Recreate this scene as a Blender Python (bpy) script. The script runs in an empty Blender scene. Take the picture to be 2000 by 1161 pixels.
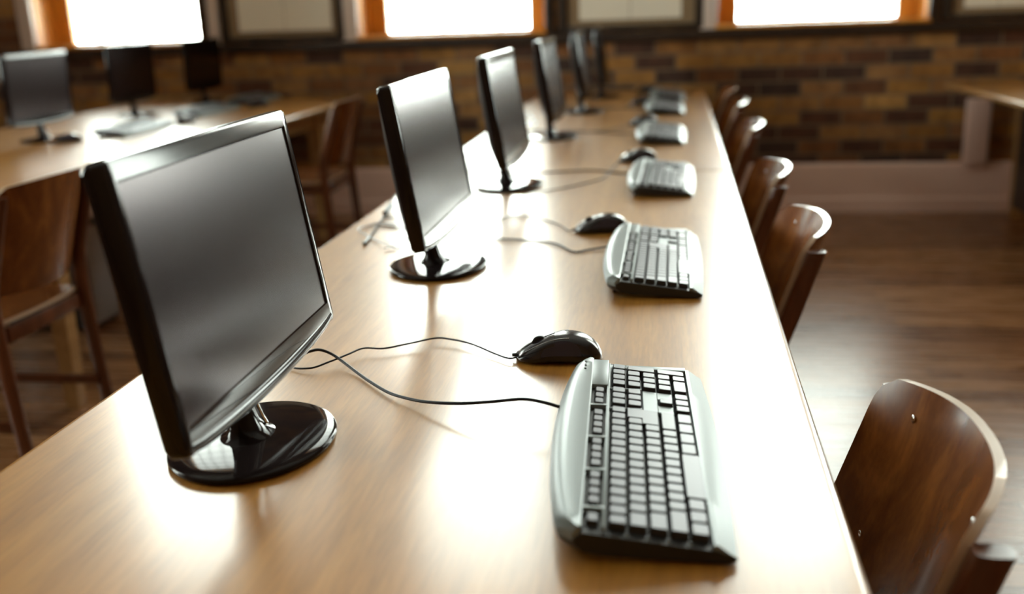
import bpy, bmesh, math, random
from mathutils import Vector, Matrix, noise
random.seed(4)
S = bpy.context.scene
COL = S.collection
PI = math.pi
R = math.radians
DZ = 0.74            # height of the desk tops

# ------------------------------------------------------------------ camera
cam = bpy.data.cameras.new('camera')
cam.sensor_width = 36.0
cam.lens = 36.0 * 1944 / 2000
cam.clip_start = 0.02
co = bpy.data.objects.new('camera', cam)
COL.objects.link(co)
MW = Matrix(((0.98738485, -0.01004385, 0.15801987, 0.0),
             (0.15441774, 0.2818002, -0.94696558, 0.0),
             (-0.03501885, 0.95942054, 0.2797962, DZ + 0.48),
             (0, 0, 0, 1)))
co.matrix_world = MW
cam.dof.use_dof = True
cam.dof.focus_distance = 1.32
cam.dof.aperture_fstop = 35.0 / 15.6
S.camera = co

# ------------------------------------------------------------------ daylight
W = bpy.data.worlds.new('sky')
S.world = W
W.use_nodes = True
wb = W.node_tree.nodes['Background']
wb.inputs[0].default_value = (0.93, 1.0, 0.95, 1)
# hazy sky: glaring low down, several times dimmer higher up
_nt = W.node_tree
_tc = _nt.nodes.new('ShaderNodeTexCoord')
_sp = _nt.nodes.new('ShaderNodeSeparateXYZ')
_mr = _nt.nodes.new('ShaderNodeMapRange')
_mr.interpolation_type = 'SMOOTHSTEP'
_nt.links.new(_tc.outputs['Generated'], _sp.inputs[0])
_nt.links.new(_sp.outputs[2], _mr.inputs[0])
for _i, _v in ((1, .17), (2, .58), (3, 18.0), (4, 7.0)):
    _mr.inputs[_i].default_value = _v
_nt.links.new(_mr.outputs[0], wb.inputs[1])

S.view_settings.view_transform = 'Standard'
S.view_settings.look = 'None'
S.view_settings.gamma = 1.0
S.view_settings.use_curve_mapping = False
S.view_settings.exposure = 0.68

WALL_Y, WALL_T = 5.98, 0.30
XL, XR, YB, ZC = -5.6, 4.6, -3.4, 5.0
WIN_Z0, WIN_Z1 = 1.06, 4.50
BACK_WINDOWS = [(-4.00, -2.86), (-1.88, -0.73), (0.23, 1.39), (2.08, 3.24)]
SIDE_WINDOWS = [(0.9, 2.5)]      # in the left wall, along y
FRONT_WINDOWS = []     # behind the camera


def portal(name, loc, rot, sx, sy):
    l = bpy.data.lights.new(name, 'AREA')
    l.shape = 'RECTANGLE'
    l.size, l.size_y = sx, sy
    l.cycles.is_portal = True
    o = bpy.data.objects.new(name, l)
    o.location = loc
    o.rotation_euler = rot
    COL.objects.link(o)
    return o


zc, hz = (WIN_Z0 + WIN_Z1) / 2, WIN_Z1 - WIN_Z0
for a, b in BACK_WINDOWS:
    portal('window_daylight', ((a + b) / 2, WALL_Y + WALL_T + .02, zc), (R(-90), 0, 0), b - a, hz)
for a, b in SIDE_WINDOWS:
    portal('window_daylight', (XL - WALL_T - .02, (a + b) / 2, zc), (R(90), 0, R(-90)), b - a, hz)
for a, b in FRONT_WINDOWS:
    portal('window_daylight', ((a + b) / 2, YB - WALL_T - .02, zc), (R(90), 0, 0), b - a, hz)


# ------------------------------------------------------------------ materials
def mat(name, color, rough=.5, metal=0.0, spec=.5, coat=0.0, coat_rough=.05):
    m = bpy.data.materials.new(name)
    m.use_nodes = True
    p = m.node_tree.nodes['Principled BSDF']
    p.inputs['Base Color'].default_value = (*color, 1)
    p.inputs['Roughness'].default_value = rough
    p.inputs['Metallic'].default_value = metal
    p.inputs['Specular IOR Level'].default_value = spec
    p.inputs['Coat Weight'].default_value = coat
    p.inputs['Coat Roughness'].default_value = coat_rough
    return m


def N(m, t, **kw):
    n = m.node_tree.nodes.new(t)
    for k, v in kw.items():
        setattr(n, k, v)
    return n


def L(m, a, b):
    m.node_tree.links.new(a, b)


def ramp(m, stops, interp='LINEAR'):
    r = N(m, 'ShaderNodeValToRGB')
    cr = r.color_ramp
    cr.interpolation = interp
    while len(cr.elements) < len(stops):
        cr.elements.new(.5)
    for e, (p, c) in zip(cr.elements, stops):
        e.position = p
        e.color = (*c, 1)
    return r


def grain_wood(name, dark, mid, light, scale=(14, 1.1, 14), rough=.3, coat=0.0, coord='Object', bump=.05, spec=.5,
               big=2.0, coat_rough=.1, loc=(0, 0, 0)):
    m = mat(name, mid, rough, 0, spec, coat, coat_rough)
    p = m.node_tree.nodes['Principled BSDF']
    tc = N(m, 'ShaderNodeTexCoord')
    mp = N(m, 'ShaderNodeMapping')
    mp.inputs['Scale'].default_value = scale
    mp.inputs['Location'].default_value = loc
    L(m, tc.outputs[coord], mp.inputs[0])
    n1 = N(m, 'ShaderNodeTexNoise')
    n1.inputs['Scale'].default_value = big
    n1.inputs['Detail'].default_value = 7
    n1.inputs['Roughness'].default_value = .62
    n1.inputs['Distortion'].default_value = .6
    L(m, mp.outputs[0], n1.inputs['Vector'])
    r = ramp(m, [(.25, dark), (.5, mid), (.75, light)])
    L(m, n1.outputs['Fac'], r.inputs[0])
    n2 = N(m, 'ShaderNodeTexNoise')
    n2.inputs['Scale'].default_value = big * 9
    n2.inputs['Detail'].default_value = 3
    L(m, mp.outputs[0], n2.inputs['Vector'])
    r2 = ramp(m, [(.35, (.72, .72, .72)), (.6, (1, 1, 1))])
    L(m, n2.outputs['Fac'], r2.inputs[0])
    mx = N(m, 'ShaderNodeMix', data_type='RGBA', blend_type='MULTIPLY')
    mx.inputs[0].default_value = .55
    L(m, r.outputs[0], mx.inputs[6])
    L(m, r2.outputs[0], mx.inputs[7])
    L(m, mx.outputs[2], p.inputs['Base Color'])
    if bump:
        b = N(m, 'ShaderNodeBump')
        b.inputs['Strength'].default_value = bump
        b.inputs['Distance'].default_value = .002
        L(m, n2.outputs['Fac'], b.inputs['Height'])
        L(m, b.outputs[0], p.inputs['Normal'])
    return m


M = {}
M['desk'] = grain_wood('desk wood', (.34, .138, .015), (.45, .195, .024), (.53, .25, .040), rough=.42, spec=.62, coat=1.0,
                       coat_rough=.19, bump=.02)
M['desk'].node_tree.nodes['Principled BSDF'].inputs['Coat IOR'].default_value = 1.42
M['desk_edge'] = grain_wood('desk edge wood', (.30, .15, .05), (.40, .22, .08), (.5, .3, .13), rough=.3, coat=.4)
M['pine'] = grain_wood('orange pine', (.55, .20, .03), (.75, .32, .05), (.85, .42, .09), scale=(10, 10, 1), rough=.4)
M['ply'] = grain_wood('chair plywood', (.07, .020, .005), (.17, .052, .011), (.32, .11, .022), scale=(9, 9, 3),
                      rough=.27, coat=.3, big=1.6, coat_rough=.12)
M['ply_edge'] = mat('plywood edge', (.50, .36, .25), .3, coat=.8)
M['post'] = grain_wood('chair post wood', (.045, .012, .005), (.10, .028, .010), (.17, .05, .018), scale=(12, 12, 1.5),
                       rough=.28, coat=.4)
M['dark_wood'] = grain_wood('dark stained timber', (.016, .009, .006), (.03, .017, .011), (.05, .027, .016),
                            scale=(2, 10, 10), rough=.42)
M['black_gloss'] = mat('glossy black plastic', (.006, .005, .005), .07, spec=.55)
M['bezel'] = mat('monitor bezel', (.010, .0065, .0065), .11, spec=.24)
M['base_gloss'] = mat('monitor foot gloss', (.013, .009, .009), .07, spec=.14)
M['black_sat'] = mat('satin black plastic', (.011, .010, .010), .38)
M['black_matte'] = mat('matte black plastic', (.009, .008, .008), .6)
M['screen'] = mat('matte screen', (.009, .005, .006), .21, spec=.43)
M['screen'].node_tree.nodes['Principled BSDF'].inputs['Specular Tint'].default_value = (1, .80, .84, 1)
M['chrome'] = mat('polished steel', (.8, .8, .8), .12, 1)
M['cable'] = mat('black cable', (.008, .007, .010), .5, spec=.25)
M['cable_grey'] = mat('pale cable', (.42, .42, .42), .4)
M['mouse'] = mat('mouse plastic', (.011, .008, .010), .22, spec=.45, coat=.15)
M['mouse_grip'] = mat('mouse grip', (.02, .014, .026), .34)
M['silver'] = mat('silver plastic', (.21, .245, .25), .38, .15, spec=.35)
M['key_cap'] = mat('key cap silver', (.115, .115, .135), .38, .1, spec=.4)
M['well'] = mat('keyboard well', (.008, .007, .007), .45)
M['skirting'] = mat('skirting paint', (.80, .56, .47), .45)
M['frame_dark'] = mat('board frame', (.026, .018, .013), .45)
M['mat_olive'] = mat('board mount', (.24, .16, .085), .7)
M['paper'] = mat('board paper', (.80, .75, .63), .6)
M['plaster'] = mat('upper wall plaster', (.30, .25, .20), .8)
M['ceiling'] = mat('ceiling white', (.6, .58, .54), .8)
M['white_paint'] = mat('white jamb paint', (.72, .62, .56), .45)
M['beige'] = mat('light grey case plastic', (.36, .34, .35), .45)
M['grey_metal'] = mat('dark tube metal', (.05, .045, .045), .35, .8)


def glass():
    m = bpy.data.materials.new('window glass')
    m.use_nodes = True
    nt = m.node_tree
    nt.nodes.clear()
    out = nt.nodes.new('ShaderNodeOutputMaterial')
    tr = nt.nodes.new('ShaderNodeBsdfTransparent')
    tr.inputs[0].default_value = (.97, .98, .96, 1)
    gl = nt.nodes.new('ShaderNodeBsdfGlossy')
    gl.inputs['Roughness'].default_value = .03
    fr = nt.nodes.new('ShaderNodeFresnel')
    fr.inputs[0].default_value = 1.35
    mx = nt.nodes.new('ShaderNodeMixShader')
    nt.links.new(fr.outputs[0], mx.inputs[0])
    nt.links.new(tr.outputs[0], mx.inputs[1])
    nt.links.new(gl.outputs[0], mx.inputs[2])
    nt.links.new(mx.outputs[0], out.inputs[0])
    return m


M['glass'] = glass()


def brick():
    m = mat('old brickwork', (.2, .1, .05), .72)
    p = m.node_tree.nodes['Principled BSDF']
    tc = N(m, 'ShaderNodeTexCoord')
    sp = N(m, 'ShaderNodeSeparateXYZ')
    cb = N(m, 'ShaderNodeCombineXYZ')
    L(m, tc.outputs['Object'], sp.inputs[0])
    ad = N(m, 'ShaderNodeMath', operation='ADD')
    L(m, sp.outputs[0], ad.inputs[0])
    L(m, sp.outputs[1], ad.inputs[1])
    L(m, ad.outputs[0], cb.inputs[0])
    L(m, sp.outputs[2], cb.inputs[1])
    bt = N(m, 'ShaderNodeTexBrick')
    L(m, cb.outputs[0], bt.inputs['Vector'])
    bt.inputs['Scale'].default_value = 1
    bt.inputs['Brick Width'].default_value = .235
    bt.inputs['Row Height'].default_value = .084
    bt.inputs['Mortar Size'].default_value = .006
    bt.inputs['Mortar Smooth'].default_value = .2
    bt.inputs['Bias'].default_value = 0
    bt.inputs['Color1'].default_value = (0, 0, 0, 1)
    bt.inputs['Color2'].default_value = (1, 1, 1, 1)
    bt.inputs['Mortar'].default_value = (.5, .5, .5, 1)
    r = ramp(m, [(0, (.05, .026, .018)), (.22, (.11, .040, .016)), (.42, (.24, .10, .028)), (.62, (.36, .18, .040)),
                 (.8, (.27, .13, .055)), (1, (.48, .27, .075))])
    L(m, bt.outputs['Color'], r.inputs[0])
    nz = N(m, 'ShaderNodeTexNoise')
    nz.inputs['Scale'].default_value = 14
    nz.inputs['Detail'].default_value = 6
    L(m, tc.outputs['Object'], nz.inputs['Vector'])
    r2 = ramp(m, [(.3, (.6, .55, .5)), (.7, (1.15, 1.1, 1.05))])
    L(m, nz.outputs['Fac'], r2.inputs[0])
    mx = N(m, 'ShaderNodeMix', data_type='RGBA', blend_type='MULTIPLY')
    mx.inputs[0].default_value = 1
    L(m, r.outputs[0], mx.inputs[6])
    L(m, r2.outputs[0], mx.inputs[7])
    mo = N(m, 'ShaderNodeMix', data_type='RGBA')
    L(m, bt.outputs['Fac'], mo.inputs[0])
    L(m, mx.outputs[2], mo.inputs[6])
    mo.inputs[7].default_value = (.17, .12, .075, 1)
    L(m, mo.outputs[2], p.inputs['Base Color'])
    bp = N(m, 'ShaderNodeBump')
    bp.inputs['Strength'].default_value = .6
    bp.inputs['Distance'].default_value = .006
    iv = N(m, 'ShaderNodeMath', operation='SUBTRACT')
    iv.inputs[0].default_value = 1
    L(m, bt.outputs['Fac'], iv.inputs[1])
    L(m, iv.outputs[0], bp.inputs['Height'])
    L(m, bp.outputs[0], p.inputs['Normal'])
    return m


M['brick'] = brick()


def floor_mat():
    m = mat('floorboards', (.2, .1, .05), .3, spec=.5)
    p = m.node_tree.nodes['Principled BSDF']
    tc = N(m, 'ShaderNodeTexCoord')
    bt = N(m, 'ShaderNodeTexBrick')
    L(m, tc.outputs['Object'], bt.inputs['Vector'])
    bt.inputs['Scale'].default_value = 1
    bt.inputs['Brick Width'].default_value = 1.7
    bt.inputs['Row Height'].default_value = .095
    bt.inputs['Mortar Size'].default_value = .0016
    bt.inputs['Color1'].default_value = (0, 0, 0, 1)
    bt.inputs['Color2'].default_value = (1, 1, 1, 1)
    bt.inputs['Mortar'].default_value = (.3, .3, .3, 1)
    r = ramp(m, [(0, (.15, .060, .022)), (.5, (.24, .105, .040)), (1, (.34, .165, .068))])
    L(m, bt.outputs['Color'], r.inputs[0])
    mp = N(m, 'ShaderNodeMapping')
    mp.inputs['Scale'].default_value = (1.2, 14, 1)
    L(m, tc.outputs['Object'], mp.inputs[0])
    nz = N(m, 'ShaderNodeTexNoise')
    nz.inputs['Scale'].default_value = 3
    nz.inputs['Detail'].default_value = 6
    L(m, mp.outputs[0], nz.inputs['Vector'])
    r2 = ramp(m, [(.3, (.62, .6, .58)), (.65, (1.1, 1.1, 1.1))])
    L(m, nz.outputs['Fac'], r2.inputs[0])
    mx = N(m, 'ShaderNodeMix', data_type='RGBA', blend_type='MULTIPLY')
    mx.inputs[0].default_value = 1
    L(m, r.outputs[0], mx.inputs[6])
    L(m, r2.outputs[0], mx.inputs[7])
    mo = N(m, 'ShaderNodeMix', data_type='RGBA')
    L(m, bt.outputs['Fac'], mo.inputs[0])
    L(m, mx.outputs[2], mo.inputs[6])
    mo.inputs[7].default_value = (.02, .012, .008, 1)
    L(m, mo.outputs[2], p.inputs['Base Color'])
    rr = N(m, 'ShaderNodeMapRange')
    rr.inputs['To Min'].default_value = .20
    rr.inputs['To Max'].default_value = .36
    L(m, nz.outputs['Fac'], rr.inputs[0])
    L(m, rr.outputs[0], p.inputs['Roughness'])
    return m


M['floor'] = floor_mat()


# ------------------------------------------------------------------ mesh helpers
def link(name, bm, mats, parent=None, smooth=None, loc=None):
    me = bpy.data.meshes.new(name)
    bmesh.ops.recalc_face_normals(bm, faces=bm.faces)
    if smooth is not None:
        for f in bm.faces:
            f.smooth = True
        for e in bm.edges:
            if len(e.link_faces) == 2 and e.calc_face_angle(0) > R(smooth):
                e.smooth = False
    bm.to_mesh(me)
    bm.free()
    for m in (mats if isinstance(mats, (list, tuple)) else [mats]):
        me.materials.append(m)
    o = bpy.data.objects.new(name, me)
    COL.objects.link(o)
    if parent:
        o.parent = parent
    if loc:
        o.location = loc
    return o


def tag(o, label, cat, group=None, kind=None):
    o['label'] = label
    o['category'] = cat
    if group:
        o['group'] = group
    if kind:
        o['kind'] = kind
    return o


def thing(name, label, cat, loc=(0, 0, 0), rz=0, group=None):
    o = bpy.data.objects.new(name, None)
    o.empty_display_size = .05
    COL.objects.link(o)
    o.location = loc
    o.rotation_euler = (0, 0, rz)
    return tag(o, label, cat, group)


def struct(o):
    o['kind'] = 'structure'
    return o


def box(bm, x0, x1, y0, y1, z0, z1, bev=0, seg=2, mi=0, mtx=None):
    vs = [bm.verts.new((x, y, z)) for x in (x0, x1) for y in (y0, y1) for z in (z0, z1)]
    idx = [(0, 1, 3, 2), (4, 6, 7, 5), (0, 4, 5, 1), (2, 3, 7, 6), (0, 2, 6, 4), (1, 5, 7, 3)]
    fs = [bm.faces.new([vs[i] for i in q]) for q in idx]
    for f in fs:
        f.material_index = mi
    geo = vs
    if bev:
        es = list({e for f in fs for e in f.edges})
        r = bmesh.ops.bevel(bm, geom=es, offset=bev, segments=seg, affect='EDGES', profile=.5, clamp_overlap=True)
        geo = list({v for v in r['verts']} | {v for v in vs if v.is_valid})
        for f in {f for v in geo for f in v.link_faces}:
            f.material_index = mi
    if mtx:
        for v in geo:
            v.co = mtx @ v.co
    return geo


def loft(bm, loops, close=True, cap0=True, cap1=True, mi=0):
    rings = [[bm.verts.new(p) for p in lp] for lp in loops]
    n = len(rings[0])
    out = []
    for a, b in zip(rings[:-1], rings[1:]):
        for i in range(n if close else n - 1):
            j = (i + 1) % n
            out.append(bm.faces.new((a[i], a[j], b[j], b[i])))
    if cap0:
        out.append(bm.faces.new(rings[0][::-1]))
    if cap1:
        out.append(bm.faces.new(rings[-1]))
    for f in out:
        f.material_index = mi
    return rings


def catmull(pts, n=8):
    P = [Vector(p) for p in pts]
    P = [P[0] * 2 - P[1]] + P + [P[-1] * 2 - P[-2]]
    out = []
    for i in range(1, len(P) - 2):
        a, b, c, d = P[i - 1:i + 3]
        for k in range(n):
            t = k / n
            out.append(.5 * ((2 * b) + (-a + c) * t + (2 * a - 5 * b + 4 * c - d) * t * t + (-a + 3 * b - 3 * c + d) * t ** 3))
    out.append(P[-2])
    return out


def tube(bm, pts, r, seg=8, n=8, mi=0, smooth=True):
    c = catmull(pts, n) if smooth else [Vector(p) for p in pts]
    loops = []
    up = Vector((0.13, 0.05, 1)).normalized()
    for i, p in enumerate(c):
        t = (c[min(i + 1, len(c) - 1)] - c[max(i - 1, 0)]).normalized()
        a = t.cross(up)
        if a.length < 1e-4:
            a = t.cross(Vector((1, 0, 0)))
        a.normalize()
        b = a.cross(t)
        rr = r(i / (len(c) - 1)) if callable(r) else r
        loops.append([p + (a * math.cos(k * 2 * PI / seg) + b * math.sin(k * 2 * PI / seg)) * rr for k in range(seg)])
    loft(bm, loops, mi=mi)


def prism(bm, poly, z0, z1, mi=0, bev=0, seg=3):
    loops = [[(x, y, z) for x, y in poly] for z in (z0, z1)]
    before = set(bm.faces)
    loft(bm, loops, mi=mi)
    if bev:
        es = {e for f in set(bm.faces) - before for e in f.edges if abs(e.verts[0].co.z - e.verts[1].co.z) < 1e-6}
        bmesh.ops.bevel(bm, geom=list(es), offset=bev, segments=seg, affect='EDGES', profile=.5)


def copy_tree(o, parent=None):
    c = o.copy()
    COL.objects.link(c)
    c.parent = parent
    for ch in list(o.children):
        copy_tree(ch, c)
    return c


# ------------------------------------------------------------------ the room
def wall_with_holes(name, u0, u1, z0, z1, holes, to_world, m_list, split=None):
    """a thick wall: grid of boxes round the openings; u along the wall, third axis is depth 0..WALL_T"""
    bm = bmesh.new()
    us = sorted({u0, u1, *[h[0] for h in holes], *[h[1] for h in holes]})
    zs = sorted({z0, z1, WIN_Z0, WIN_Z1})
    for ua, ub in zip(us[:-1], us[1:]):
        for za, zb in zip(zs[:-1], zs[1:]):
            if any(h[0] <= ua and ub <= h[1] for h in holes) and za >= WIN_Z0 - 1e-6 and zb <= WIN_Z1 + 1e-6:
                continue
            box(bm, ua, ub, 0, WALL_T, za, zb)
    bmesh.ops.remove_doubles(bm, verts=bm.verts, dist=1e-5)
    # drop the interior faces two neighbouring boxes share
    seen = {}
    for f in list(bm.faces):
        k = tuple(sorted(v.index for v in f.verts)) if False else tuple(sorted(tuple(round(c, 4) for c in v.co) for v in f.verts))
        seen.setdefault(k, []).append(f)
    bad = [f for fs in seen.values() if len(fs) > 1 for f in fs]
    bmesh.ops.delete(bm, geom=bad, context='FACES_ONLY')
    for v in bm.verts:
        v.co = to_world(v.co)
    return struct(link(name, bm, m_list))


wall_with_holes('wall_back', XL - WALL_T, XR + WALL_T, 0, ZC, BACK_WINDOWS, lambda c: Vector((c.x, WALL_Y + c.y, c.z)), M['brick'])
wall_with_holes('wall_left', YB, WALL_Y, 0, ZC, SIDE_WINDOWS, lambda c: Vector((XL - c.y, c.x, c.z)), M['brick'])
wall_with_holes('wall_right', YB, WALL_Y, 0, ZC, [], lambda c: Vector((XR + c.y, c.x, c.z)), M['brick'])
wall_with_holes('wall_front', XL - WALL_T, XR + WALL_T, 0, ZC, FRONT_WINDOWS, lambda c: Vector((c.x, YB - c.y, c.z)), M['brick'])
bm = bmesh.new()
box(bm, XL - WALL_T, XR + WALL_T, YB - WALL_T, WALL_Y + WALL_T, -.1, 0)
struct(link('floor', bm, M['floor']))
bm = bmesh.new()
box(bm, XL - WALL_T, XR + WALL_T, YB - WALL_T, WALL_Y + WALL_T, ZC, ZC + .1)
struct(link('ceiling', bm, M['ceiling']))


# tall painted skirting with a moulded profile
def skirting(name, a, b, y):
    prof = [(0, 0), (-.034, 0), (-.034, .075), (-.030, .082), (-.022, .088), (-.022, .262), (-.018, .275), (-.008, .285), (0, .285)]
    bm = bmesh.new()
    loft(bm, [[(x, y + p[0], p[1]) for p in prof] for x in (a, b)])
    return struct(link(name, bm, M['skirting'], smooth=25))


skirting('baseboard_back', XL, XR, WALL_Y)
# boxed-in painted pipe casing rising from the skirting beside the right-hand bench
bm = bmesh.new()
box(bm, 1.62, 1.74, WALL_Y - .07, WALL_Y - .0005, .28, .64, .006)
struct(link('trim_1', bm, M['skirting'], smooth=30))
bm = bmesh.new()
box(bm, -2.808, -2.742, WALL_Y - .05, WALL_Y - .0005, 1.06, 3.5, .006)
struct(link('trim_3', bm, M['white_paint'], smooth=30))
# dark timber rail under the windows and boards
bm = bmesh.new()
box(bm, XL + .001, XR - .001, WALL_Y - .028, WALL_Y - .0005, 1.0, 1.058, .006)
struct(link('trim_2', bm, M['dark_wood'], smooth=30))


def window(n, a, b, name_side='back', sidewall=None):
    """timber-lined opening with splayed look, sash frame, leaded grid, glass"""
    root = bpy.data.objects.new('window_%d' % n, None)
    COL.objects.link(root)
    root['kind'] = 'structure'
    if sidewall is None:
        root.location = ((a + b) / 2, WALL_Y, WIN_Z0)
    elif sidewall < 0:
        root.location = (XL, (a + b) / 2, WIN_Z0)
        root.rotation_euler = (0, 0, R(90))
    else:
        root.location = ((a + b) / 2, YB, WIN_Z0)
        root.rotation_euler = (0, 0, R(180))
    w, h = (b - a) / 2, WIN_Z1 - WIN_Z0
    d = WALL_T
    # white painted jamb boards on the room side
    for s in (-1, 1):
        bm = bmesh.new()
        x0, x1 = sorted((s * (w - .012), s * (w + (.045 if s > 0 else .085))))
        box(bm, x0, x1, -.035, -.002, -.001, h + .04, .004)
        link('architrave', bm, M['dark_wood'] if s > 0 else M['white_paint'], root, 30)
        bm = bmesh.new()
        x0, x1 = sorted((s * (w - .018), s * (w - .001)))
        box(bm, x0, x1, 0, d - .03, .02, h - .02)
        link('reveal_lining', bm, M['pine'], root)
    bm = bmesh.new()
    box(bm, -w + .001, w - .001, -.045, d - .03, .001, .02, .004)
    link('window_sill', bm, M['pine'], root, 30)
    bm = bmesh.new()
    box(bm, -w + .001, w - .001, 0, d - .03, h - .02, h - .002)
    link('head_lining', bm, M['pine'], root)
    # sash
    bm = bmesh.new()
    y0, y1 = d - .10, d - .055
    f = .115
    ww = w - .018
    box(bm, -ww, -ww + f, y0, y1, .02, h - .02, .004)
    box(bm, ww - f, ww, y0, y1, .02, h - .02, .004)
    box(bm, -ww + f, ww - f, y0, y1, .02, .02 + .012, .004)
    box(bm, -ww + f, ww - f, y0, y1, h - .10, h - .02, .004)
    link('sash_frame', bm, M['pine'], root, 30)
    bm = bmesh.new()
    gx = 5
    step = 2 * (ww - f) / gx
    for i in range(1, gx):
        x = -ww + f + i * step
        box(bm, x - .004, x + .004, y0 + .012, y1 - .012, .03, h - .1)
    zz = .105
    zs = []
    while zz < h - .12:
        zs.append(zz)
        box(bm, -ww + f, ww - f, y0 + .014, y1 - .014, zz - .004, zz + .004)
        zz += .22
    for z in zs:
        for i in range(1, gx):
            x = -ww + f + i * step
            bmesh.ops.create_uvsphere(bm, u_segments=8, v_segments=6, radius=.013, matrix=Matrix.Translation((x, (y0 + y1) / 2, z)))
    link('glazing_bar', bm, M['dark_wood'], root)
    bm = bmesh.new()
    box(bm, -ww + f - .004, ww - f + .004, (y0 + y1) / 2 - .002, (y0 + y1) / 2 + .002, .03, h - .1)
    link('pane', bm, M['glass'], root)
    return root


for i, (a, b) in enumerate(BACK_WINDOWS):
    window(i + 1, a, b)
k = len(BACK_WINDOWS) + 1
for a, b in SIDE_WINDOWS:
    window(k, a, b, sidewall=-1)
    k += 1
for a, b in FRONT_WINDOWS:
    window(k, a, b, sidewall=2)
    k += 1


# framed paper boards between the windows
def board(x0, x1, px0, px1, label):
    r = thing('notice_board', label, 'notice board', ((x0 + x1) / 2, WALL_Y - .001, 1.068), 0, None)
    c = (x0 + x1) / 2
    bm = bmesh.new()
    H = 1.1
    f = .05
    for q in ((x0 - c, x0 - c + f, 0, H), (x1 - c - f, x1 - c, 0, H), (x0 - c + f, x1 - c - f, 0, f * .6), (x0 - c + f, x1 - c - f, H - f, H)):
        box(bm, q[0], q[1], -.035, 0, q[2], q[3], .004)
    link('frame', bm, M['frame_dark'], r, 30)
    bm = bmesh.new()
    box(bm, x0 - c + f, x1 - c - f, -.016, -.002, f * .6, H - f)
    link('mount', bm, M['mat_olive'], r)
    bm = bmesh.new()
    m = (px0 + px1) / 2 - c
    box(bm, px0 - c, m - .002, -.020, -.0165, .062, H - .12)
    box(bm, m + .002, px1 - c, -.020, -.0165, .062, H - .12)
    link('paper_sheet', bm, M['paper'], r)
    return r


board(-2.735, -1.95, -2.62, -2.03, 'dark framed board with pale paper, left of the middle window')
board(-.66, .165, -.54, .04, 'dark framed board with pale paper, between the middle and right windows')
board(1.45, 2.02, 1.56, 1.91, 'dark framed board right of the right-hand window, mostly out of frame')


# ------------------------------------------------------------------ tables
def rounded_poly(x0, x1, y0, y1, rs, n=8):
    out = []
    cs = [(x0, y0, 180, rs[0]), (x1, y0, 270, rs[1]), (x1, y1, 0, rs[2]), (x0, y1, 90, rs[3])]
    for x, y, a, r in cs:
        cx = x + (r if x == x0 else -r)
        cy = y + (r if y == y0 else -r)
        for k in range(n + 1):
            t = R(a + 90 * k / n)
            out.append((cx + r * math.cos(t), cy + r * math.sin(t)))
    return out


def table(label, x0, x1, y0, y1, group=None, rs=(.02,) * 4, leg_in=.09, leg_y=.09, panel=False, rz=0, cat='table'):
    cx, cy = (x0 + x1) / 2, (y0 + y1) / 2
    r = thing('computer_table', label, cat, (cx, cy, 0), rz, group)
    w, h = (x1 - x0) / 2, (y1 - y0) / 2
    poly = rounded_poly(-w, w, -h, h, rs)
    bm = bmesh.new()
    t = .028
    # bull-nosed slab
    prof = [(.0095, -t), (.003, -t + .003), (0, -t + .008), (0, -.009), (.0022, -.0035), (.006, -.0008), (.011, 0)]
    ctr = Vector((0, 0))
    loops = []
    nrm = []
    m_ = len(poly)
    for i in range(m_):
        a, b = Vector(poly[i - 1]), Vector(poly[(i + 1) % m_])
        d = (b - a).normalized()
        nrm.append(Vector((-d.y, d.x)))
    for off, z in prof:
        loops.append([(poly[i][0] + nrm[i].x * off, poly[i][1] + nrm[i].y * off, DZ + z) for i in range(m_)])
    rings = loft(bm, loops)
    for f in bm.faces:
        f.material_index = 0 if abs(f.normal.z) > .9 or f.calc_center_median().z > DZ - .002 else 1
    bm.normal_update()
    for f in bm.faces:
        f.material_index = 0 if f.calc_center_median().z > DZ - .0015 else 1
    tt = link('table_top', bm, [M['desk'], M['desk_edge']], r, 40)
    for pl in tt.data.polygons:
        pl.use_smooth = len(pl.vertices) < 5
    bm = bmesh.new()
    ai = leg_in
    for s in (-1, 1):
        box(bm, s * (w - ai) - .011, s * (w - ai) + .011, -h + .09, h - .09, DZ - t - .085, DZ - t, .003)
        box(bm, -w + ai, w - ai, s * (h - .09) - .011, s * (h - .09) + .011, DZ - t - .085, DZ - t, .003)
    link('apron', bm, M['desk_edge'], r, 30)
    for sx in (-1, 1):
        for sy in (-1, 1):
            bm = bmesh.new()
            loops = []
            for z, q in ((0, .021), (.02, .023), (DZ - t - .1, .032), (DZ - t, .032)):
                loops.append([(sx * (w - ai) + a * q, sy * (h - leg_y) + b * q, z) for a, b in ((-1, -1), (1, -1), (1, 1), (-1, 1))])
            loft(bm, loops)
            link('leg', bm, M['desk_edge'], r)
    if panel:
        bm = bmesh.new()
        box(bm, -w + .36, -w + .38, -h + .15, h - .15, .08, DZ - t - .02, .003)
        link('modesty_panel', bm, M['dark_wood'], r)
    return r


table('long varnished wooden table in the foreground carrying the nearest three monitors', -.748, .17, -.35, 2.955, leg_y=.45, rs=(.02,) * 4)
table('varnished wooden table continuing the middle row up to the brick wall', -.748, .17, 2.958, 5.86, leg_y=.21, rs=(.02,) * 4)
table('wooden table of the left-hand row with a rounded far corner', -3.22, -1.85, 2.2, 5.86, leg_y=.60, rs=(.02, .02, .55, .02))
table('wooden bench table with a pale edge at the far right', 1.50, 2.35, 4.1, 5.86, panel=True, leg_in=.40, rz=R(2.5))


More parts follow.
